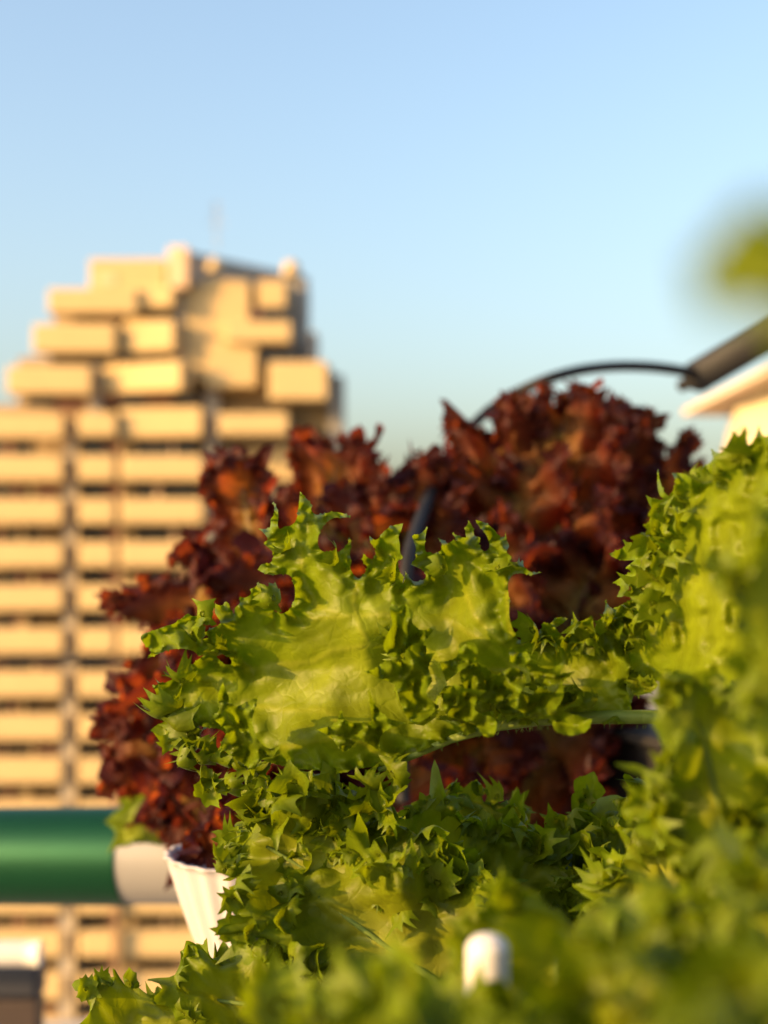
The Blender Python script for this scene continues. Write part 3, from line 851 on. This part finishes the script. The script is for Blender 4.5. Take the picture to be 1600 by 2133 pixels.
# frilled lower margin curling up in front of the blade
toward = -FW
lobe_path(mb, [(330, 1470), (390, 1530), (450, 1570), (540, 1620), (620, 1665), (720, 1660), (800, 1630)], 0.004, (-0.2, -0.75, -0.35), 41, step=0.0035)
lobe_path(mb, [(350, 1520), (420, 1600), (520, 1680), (640, 1720), (760, 1700), (860, 1620)], 0.008, (-0.2, -0.8, -0.2), 141, step=0.004)
lobe_path(mb, [(820, 1290), (830, 1340), (850, 1400), (900, 1440), (960, 1450), (1030, 1470), (1100, 1450), (1180, 1430), (1240, 1420)], 0.006, (-0.3, -0.7, 0.3), 42, step=0.0048, size=(0.007, 0.012))
lobe_path(mb, [(1100, 1330), (1180, 1360), (1250, 1330), (1310, 1280), (1380, 1220)], 0.004, (-0.2, -0.5, 0.7), 43, step=0.004, size=(0.007, 0.012))
lobe_path(mb, [(900, 1500), (1000, 1480), (1150, 1470), (1250, 1450)], 0.007, (0.0, -0.7, -0.2), 44, step=0.0045, size=(0.007, 0.012))
for (px, py, ox, oz, sz, sd) in ((425, 1340, -0.5, 0.5, 0.011, 301), (470, 1365, -0.3, 0.2, 0.010, 302), (585, 1265, -0.2, 0.4, 0.011, 303), (440, 1300, -0.6, 0.6, 0.010, 304), (700, 1175, 0.1, 0.4, 0.009, 305),
                                  (600, 1150, -0.3, 0.3, 0.009, 306), (405, 1420, -0.5, 0.0, 0.012, 307), (820, 1215, 0.0, 0.5, 0.010, 308), (930, 1200, 0.1, 0.4, 0.010, 309), (1020, 1190, 0.2, 0.4, 0.010, 310)):
    q = P(np.array([px]), np.array([py]), np.array([D0 + tilt(px, py) - 0.004]))
    lobes(mb, q, np.array([[ox, -0.85, oz]]), np.array([[-0.6, -0.4, 0.7]]), np.array([sz]), np.random.default_rng(sd))
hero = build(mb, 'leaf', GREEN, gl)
hero['label'] = 'broad open leaf with a pale sunlit blade and spiky curled margin'
mb = MB(); mr = poly_path([(790, 1604), (860, 1575), (940, 1540), (1030, 1514), (1120, 1500), (1250, 1494), (1420, 1493), (1600, 1500), (1760, 1560), (1800, 1750), (1700, 2100), (1540, 2400)],
                          [.430, .425, .421, .417, .413, .407, .400, .395, .395, .41, .42, .43])
tt = np.linspace(0, len(mr) - 1, 90); mr = np.stack([np.interp(tt, np.arange(len(mr)), mr[:, i]) for i in range(3)], -1)
mb.tube(mr, np.linspace(0.0008, 0.0032, 90), 12)
hr = np.random.default_rng(5)
for q in range(70):
    k_ = hr.integers(14, 62); a0 = mr[k_] + (mr[k_ + 1] - mr[k_]) * hr.random() - UP * (0.0009 + 0.0033 * k_ / 90) * 0.9
    hd = norm(-UP + 0.35 * hr.normal(size=3)); mb.tube([a0, a0 + hd * 0.0006, a0 + hd * 0.0013], [0.00016, 0.0001, 0.00003], 5)
build(mb, 'midrib', RIBG, hero)

GB = P(1480, 2420, 0.43)


def gleaf(base, tip, width, seed, facing, **k):
    """green leaf from base (px, py, d) to tip (px, py, d); facing = world direction its upper face looks to"""
    b = P(*base); t = P(*tip); f = np.asarray(facing, float)
    side = np.cross(norm(t - b), f)
    return frill_leaf(k.pop('plant', gl), b, t, width, side, seed, **k)


CAMW = np.array([0, -1.0, 0.15])
gb = (1400, 2350, 0.44)
# frill masses of the leaves under the broad one
gleaf(gb, (450, 1700, 0.432), 0.050, 51, (-0.3, -0.8, 0.6), bow=0.10)
gleaf(gb, (570, 1800, 0.420), 0.055, 52, (-0.3, -0.9, 0.3), bow=0.12)
gleaf(gb, (640, 1980, 0.415), 0.055, 53, (-0.2, -0.9, 0.5), bow=0.10)
gleaf(gb, (770, 1720, 0.455), 0.055, 54, (0.4, -0.9, 0.2), bow=0.08)
gleaf(gb, (330, 2070, 0.440), 0.042, 55, (-0.2, -0.7, 0.7), lrows=1, lstep=0.012, bow=0.10, T2=0.5)
gleaf((1300, 2500, 0.43), (150, 2110, 0.445), 0.05, 56, (-0.2, -0.6, 0.8), lrows=1, lstep=0.014, bow=0.06, T2=0.4)
gleaf(gb, (940, 1740, 0.475), 0.055, 57, (0.6, -0.8, 0.1), lob=(0.006, 0.012), lstep=0.007, frill=0.013, lam=0.03, lobe=0.013, bow=0.05, T2=0.5, tooth=(0.005, 0.002))
gleaf(gb, (1230, 1690, 0.470), 0.045, 58, (0.7, -0.8, 0.1), lob=(0.006, 0.012), lstep=0.007, frill=0.013, lam=0.028, lobe=0.013, bow=0.05, T2=0.5, tooth=(0.005, 0.002))
gleaf(gb, (1040, 1790, 0.47), 0.05, 59, (0.7, -0.8, 0.05), lob=None, frill=0.013, lam=0.028, lobe=0.013, T2=0.5, tooth=(0.005, 0.002), bow=0.05)
gleaf(gb, (1400, 1710, 0.42), 0.04, 61, (-0.3, -0.9, 0.3), bow=0.05)

gleaf((1150, 2150, 0.47), (900, 1650, 0.478), 0.038, 62, (0.6, -0.8, 0.1), lob=(0.006, 0.012), lstep=0.007, frill=0.012, lam=0.024, lobe=0.012, bow=0.03)
gleaf((1300, 2150, 0.47), (1170, 1650, 0.468), 0.026, 63, (0.6, -0.8, 0.1), lob=(0.006, 0.012), lstep=0.007, frill=0.011, lam=0.022, lobe=0.011, bow=0.03)
gleaf((1330, 2150, 0.46), (1330, 1600, 0.46), 0.022, 64, (0.4, -0.9, 0.1), lob=(0.006, 0.012), lstep=0.007, frill=0.010, lam=0.020, lobe=0.011, bow=0.03)

# ================================================================== GREEN LETTUCE AT THE RIGHT, GETTING CLOSER
gr_ = thing('green_lettuce', P(1750, 2300, 0.33), 'tall green frilly lettuce at the right edge, sharp at its left margin, blurring rightward', 'lettuce')
rb = (1640, 2300, 0.36)


def zC(pts): return [(1100 + x / 2.602, 880 + y / 2.602) for x, y in pts]


RIGHT = zC([(1400, 300), (1395, 180), (1340, 60), (1301, 75), (1275, 70), (1250, 12), (1228, 85), (1195, 120), (1160, 95), (1105, 50), (1112, 110), (1060, 155), (1030, 165), (992, 145), (1000, 200), (950, 240), (915, 275), (903, 268),
            (890, 310), (855, 280), (778, 275), (800, 320), (768, 400), (745, 385), (720, 330), (703, 252), (700, 330), (710, 385), (735, 415), (700, 420), (638, 392), (660, 450), (690, 485),
            (750, 520), (745, 570), (715, 605), (690, 592), (660, 615), (590, 607), (600, 640), (575, 620), (570, 650), (510, 637), (525, 670), (500, 685), (437, 712), (470, 735), (520, 748),
            (580, 745), (530, 785), (560, 810), (510, 835), (458, 870), (500, 890), (480, 945), (510, 945), (550, 880), (560, 920), (540, 930), (590, 960), (500, 990), (440, 1030), (420, 958),
            (410, 1040), (370, 1090), (350, 1200), (330, 1270), (400, 1290), (480, 1330), (450, 1440), (385, 1550), (440, 1545), (545, 1530), (600, 1420), (700, 1400), (740, 1440), (700, 1530), (820, 1470), (830, 1560), (815, 1585),
            (900, 1640), (960, 1700), (1000, 1900), (1010, 2120), (1110, 2120), (1125, 1700), (1150, 1560), (1250, 1480), (1400, 1500)])
_r1 = Noise2(np.random.default_rng(61), 80.0, 7); _r2 = Noise2(np.random.default_rng(62), 34.0)


def right_depth(px, py, de):
    c = np.exp(-de / 22.0); d0 = 0.430 - np.clip(px - 1270, 0, 400) * 0.00026
    return d0 - c * (0.003 + 0.006 * _r1(px, py)) - 0.0022 * _r2(px, py) * (0.4 + c) - 0.003 * _r1(px + 300, py)


mb = MB(); traced_sheet(mb, RIGHT, right_depth, step=3.0, grid=5.0, seed=12)
rg = np.random.default_rng(63)
for pth, off in (([(1395, 1040), (1370, 1130), (1330, 1190), (1340, 1250), (1290, 1290), (1250, 1350)], 0.006), ([(1440, 980), (1420, 1080), (1400, 1180), (1380, 1260), (1320, 1330)], 0.009), ([(1590, 940), (1520, 985), (1470, 1010)], 0.005),
                 ([(1270, 1420), (1330, 1440), (1400, 1420)], 0.008)):
    q = np.array(pth, float); q = P(q[:, 0], q[:, 1], 0.430 - np.clip(q[:, 0] - 1270, 0, 400) * 0.00026 - off)
    tt = np.linspace(0, len(q) - 1, 120); q = np.stack([np.interp(tt, np.arange(len(q)), q[:, i]) for i in range(3)], -1)
    T = norm(np.gradient(q, axis=0)); o = np.broadcast_to(norm(np.array([-0.8, -0.55, 0.3])), q.shape); o = norm(o - T * (o * T).sum(-1, keepdims=True)); nn = np.cross(T, o); nn = nn * np.sign((nn @ np.array([0, -1, 0.3])).sum())
    margin_lobes(mb, q, T, o, nn, rg, 0.0042, (0.006, 0.011), 1.0, face=(-0.5, -0.8, 0.2))
rl2 = build(mb, 'leaf', GREEN, gr_)
mr2 = poly_path([(1528, 1420), (1522, 1450), (1518, 1480), (1515, 1510), (1505, 1620), (1510, 1750), (1560, 2000), (1640, 2300)], [.364, .366, .367, .367, .368, .37, .365, .36])
tt = np.linspace(0, len(mr2) - 1, 60); mr2 = np.stack([np.interp(tt, np.arange(len(mr2)), mr2[:, i]) for i in range(3)], -1)
mb = MB(); mb.tube(mr2, np.linspace(0.0008, 0.004, 60), 12); build(mb, 'midrib', RIBG, rl2)
gleaf(rb, (1420, 1370, 0.30), 0.022, 72, (-0.2, -0.9, 0.3), lob=(0.006, 0.012), plant=gr_, bow=0.08, petiole=0.35)
gleaf((1760, 2300, 0.30), (1600, 1060, 0.235), 0.020, 74, (0.44, -0.9, -0.1), lob=(0.005, 0.010), plant=gr_, frill=0.008, lam=0.012, lobe=0.007, bow=0.0, petiole=0.8, shape=0.78, cup=0.4, wave=0.004, rough_amp=0.001)
gleaf(rb, (1330, 1730, 0.385), 0.045, 75, (-0.2, -0.9, 0.5), plant=gr_, bow=0.08)
gleaf(rb, (1530, 1700, 0.29), 0.038, 76, (-0.2, -0.9, 0.5), plant=gr_, bow=0.08)
gleaf(rb, (1650, 1790, 0.22), 0.028, 77, (-0.3, -0.9, 0.5), plant=gr_, bow=0.08)

# ================================================================== FRONT GREEN LETTUCE, OUT OF FOCUS
gf = thing('green_lettuce', P(1150, 2900, 0.24), 'blurred green lettuce closest to the lens along the bottom edge', 'lettuce')
fb = (1250, 2900, 0.26)
for i, (tx, ty, td, w) in enumerate([(1150, 1880, 0.29, 0.036), (1250, 1970, 0.22, 0.030), (730, 2000, 0.21, 0.024), (830, 2110, 0.18, 0.020), (600, 2110, 0.26, 0.028), (1390, 1930, 0.19, 0.026),
                                     (1520, 1990, 0.14, 0.018), (1150, 2080, 0.16, 0.018), (1380, 2080, 0.12, 0.014), (800, 2130, 0.17, 0.016), (1590, 1850, 0.20, 0.024), (1010, 2160, 0.13, 0.012), (1005, 2040, 0.245, 0.030)]):
    c_ = td / 0.3
    dk = i % 5 in (1, 3)
    gleaf(fb, (tx, ty, td), w, 90 + i, [(-0.4, -0.8, 0.5), (0.44, -0.9, -0.05)][dk], plant=gf, bow=0.02 if dk else 0.08, cup=0.4 if dk else 2.0, rough_amp=0.001 if dk else 0.003, ds=0.0009, nr=10, lna=36, lnr=5, frill=0.010 * min(1, c_), lam=0.016 * min(1, c_), wave=(0.003 if dk else 0.010) * min(1, c_), lob=(0.008 * min(1, c_), 0.022 * min(1, c_)), lstep=0.008 * min(1, c_))
ln = thing('green_lettuce', P(2300, 1500, 0.085), 'very blurred green leaf tip close to the lens against the sky, right edge', 'lettuce')
gleaf((2050, 700, 0.085), (1430, 572, 0.078), 0.009, 110, (-0.3, -0.9, 0.2), plant=ln, lob=None, frill=0.0035, lam=0.012, lobe=0.006, bow=0.02, petiole=0.1, ds=0.0008, ribr=0.0006, tooth=(0.003, 0.001))

# ================================================================== RED LETTUCE
rl_ = thing('red_lettuce', P(620, 1860, 0.796), 'dark red frilly lettuce behind the green one, its crown reaching into the sky', 'lettuce')
rbs = (760, 1830, 0.819)


def rleaf(tip, width, seed, facing=(-0.3, -0.9, 0.2), base=None, **k):
    a = dict(plant=rl_, mat=RED, rib=RIBR, frill=0.020, lam=0.020, lobe=0.009, lobe_depth=0.5, lobe_pow=0.9, T1=1.9, T2=1.4, wave=0.018, bow=0.12, ds=0.0009, nr=12,
             petiole=0.15, rough_amp=0.005, lob=(0.007, 0.017), lstep=0.006, lrows=1, lna=40, lnr=5)
    a.update(k)
    return gleaf(base or rbs, tip, width, seed, facing, **a)


SUNW = (-0.75, -0.6, 0.25)
rleaf((490, 918, 0.82), 0.030, 201, petiole=0.5)
rleaf((405, 1110, 0.807), 0.0616, 202, SUNW)
rleaf((430, 1300, 0.784), 0.0728, 203, SUNW)
rleaf((285, 1480, 0.772), 0.0616, 204, SUNW)
rleaf((345, 1595, 0.772), 0.0448, 205, SUNW)
rleaf((700, 890, 0.889), 0.0560, 206, (-0.2, -0.9, 0.3))
rleaf((820, 1000, 0.842), 0.0728, 207, SUNW)
rleaf((900, 960, 0.866), 0.0672, 208)
rleaf((680, 1130, 0.772), 0.0840, 209, SUNW)
rb2 = (1050, 1800, 0.889)
rleaf((1060, 845, 0.913), 0.0784, 210, base=rb2)
rleaf((1200, 788, 0.913), 0.0840, 211, base=rb2)
rleaf((1320, 822, 0.936), 0.0840, 212, base=rb2)
rleaf((1425, 925, 0.936), 0.0728, 220, base=rb2)
rleaf((1090, 1060, 0.819), 0.1008, 213, SUNW, base=rb2)
rleaf((1270, 1110, 0.842), 0.0896, 214, base=rb2)
rleaf((930, 1230, 0.760), 0.0952, 215, SUNW, base=(900, 1830, 0.819))
rleaf((1200, 1330, 0.796), 0.0896, 216, base=rb2)
rleaf((1060, 1500, 0.772), 0.0896, 217, SUNW, base=(900, 1850, 0.842))
rleaf((510, 1500, 0.737), 0.0784, 218, SUNW)
rleaf((590, 1320, 0.749), 0.0784, 219, SUNW)

rleaf((375, 1375, 0.76), 0.06, 231, SUNW, base=(760, 1830, 0.80))
rleaf((330, 1320, 0.77), 0.055, 232, SUNW, base=(640, 1620, 0.80), petiole=0.1)
rleaf((275, 1425, 0.76), 0.055, 233, SUNW, base=(600, 1680, 0.80), petiole=0.1)
rleaf((415, 1735, 0.60), 0.026, 230, (-0.4, -0.9, 0.2), base=(650, 1780, 0.64), frill=0.014, lam=0.014)

# pale green lettuce behind, left
pg = thing('green_lettuce', P(420, 1760, 0.86), 'small pale green lettuce leaves hanging over the green sleeved pipe', 'lettuce')
gleaf((460, 1730, 0.85), (235, 1752, 0.82), 0.030, 301, (-0.3, -0.6, 0.7), plant=pg, lob=None, frill=0.010, lam=0.04, lobe=0.02, bow=0.12, T2=0.4, ds=0.0012, tooth=(0.008, 0.002))
gleaf((430, 1760, 0.88), (240, 1622, 0.88), 0.018, 302, (-0.3, -0.9, 0.3), plant=pg, lob=None, frill=0.006, lam=0.03, lobe=0.02, bow=0.02, T2=0.4, ds=0.0012)


# ================================================================== CAMERA, LIGHT
cam = bpy.data.cameras.new('camera'); co = bpy.data.objects.new('camera', cam); link(co)
cam.sensor_fit = 'VERTICAL'; cam.sensor_height = 36; cam.sensor_width = 27
cam.lens = 18 * FPX / 1066.5
co.rotation_euler = (PI / 2 + PITCH, 0, 0)
cam.clip_start = 0.005; cam.clip_end = 20000
cam.dof.use_dof = True; cam.dof.focus_distance = 0.437
cam.dof.aperture_fstop = cam.lens / 5.5
S.camera = co

SUN = norm(np.array([-0.86, -0.42, 0.25]))
su = bpy.data.lights.new('sun', 'SUN'); so = bpy.data.objects.new('sun', su); link(so)
su.energy = 3.8; su.angle = math.radians(0.5); su.color = (1.0, 0.58, 0.20)
so.rotation_euler = V(SUN).to_track_quat('Z', 'Y').to_euler()
W = bpy.data.worlds.new('World'); S.world = W; W.use_nodes = True
nt = W.node_tree; bg = nt.nodes['Background']
sky = nt.nodes.new('ShaderNodeTexSky'); sky.sky_type = 'NISHITA'; sky.sun_disc = False
el = math.asin(SUN[2]); sky.sun_elevation = el
sky.sun_rotation = math.atan2(SUN[0], SUN[1])
sky.air_density = 1.12; sky.dust_density = 4.8; sky.ozone_density = 1.4
nt.links.new(sky.outputs['Color'], bg.inputs['Color']); bg.inputs['Strength'].default_value = 0.15
S.view_settings.view_transform = 'Standard'; S.view_settings.look = 'None'
S.view_settings.exposure = 1.42
S.render.engine = 'CYCLES'
S.cycles.use_denoising = True
S.cycles.max_bounces = 8
S.cycles.sample_clamp_indirect = 6
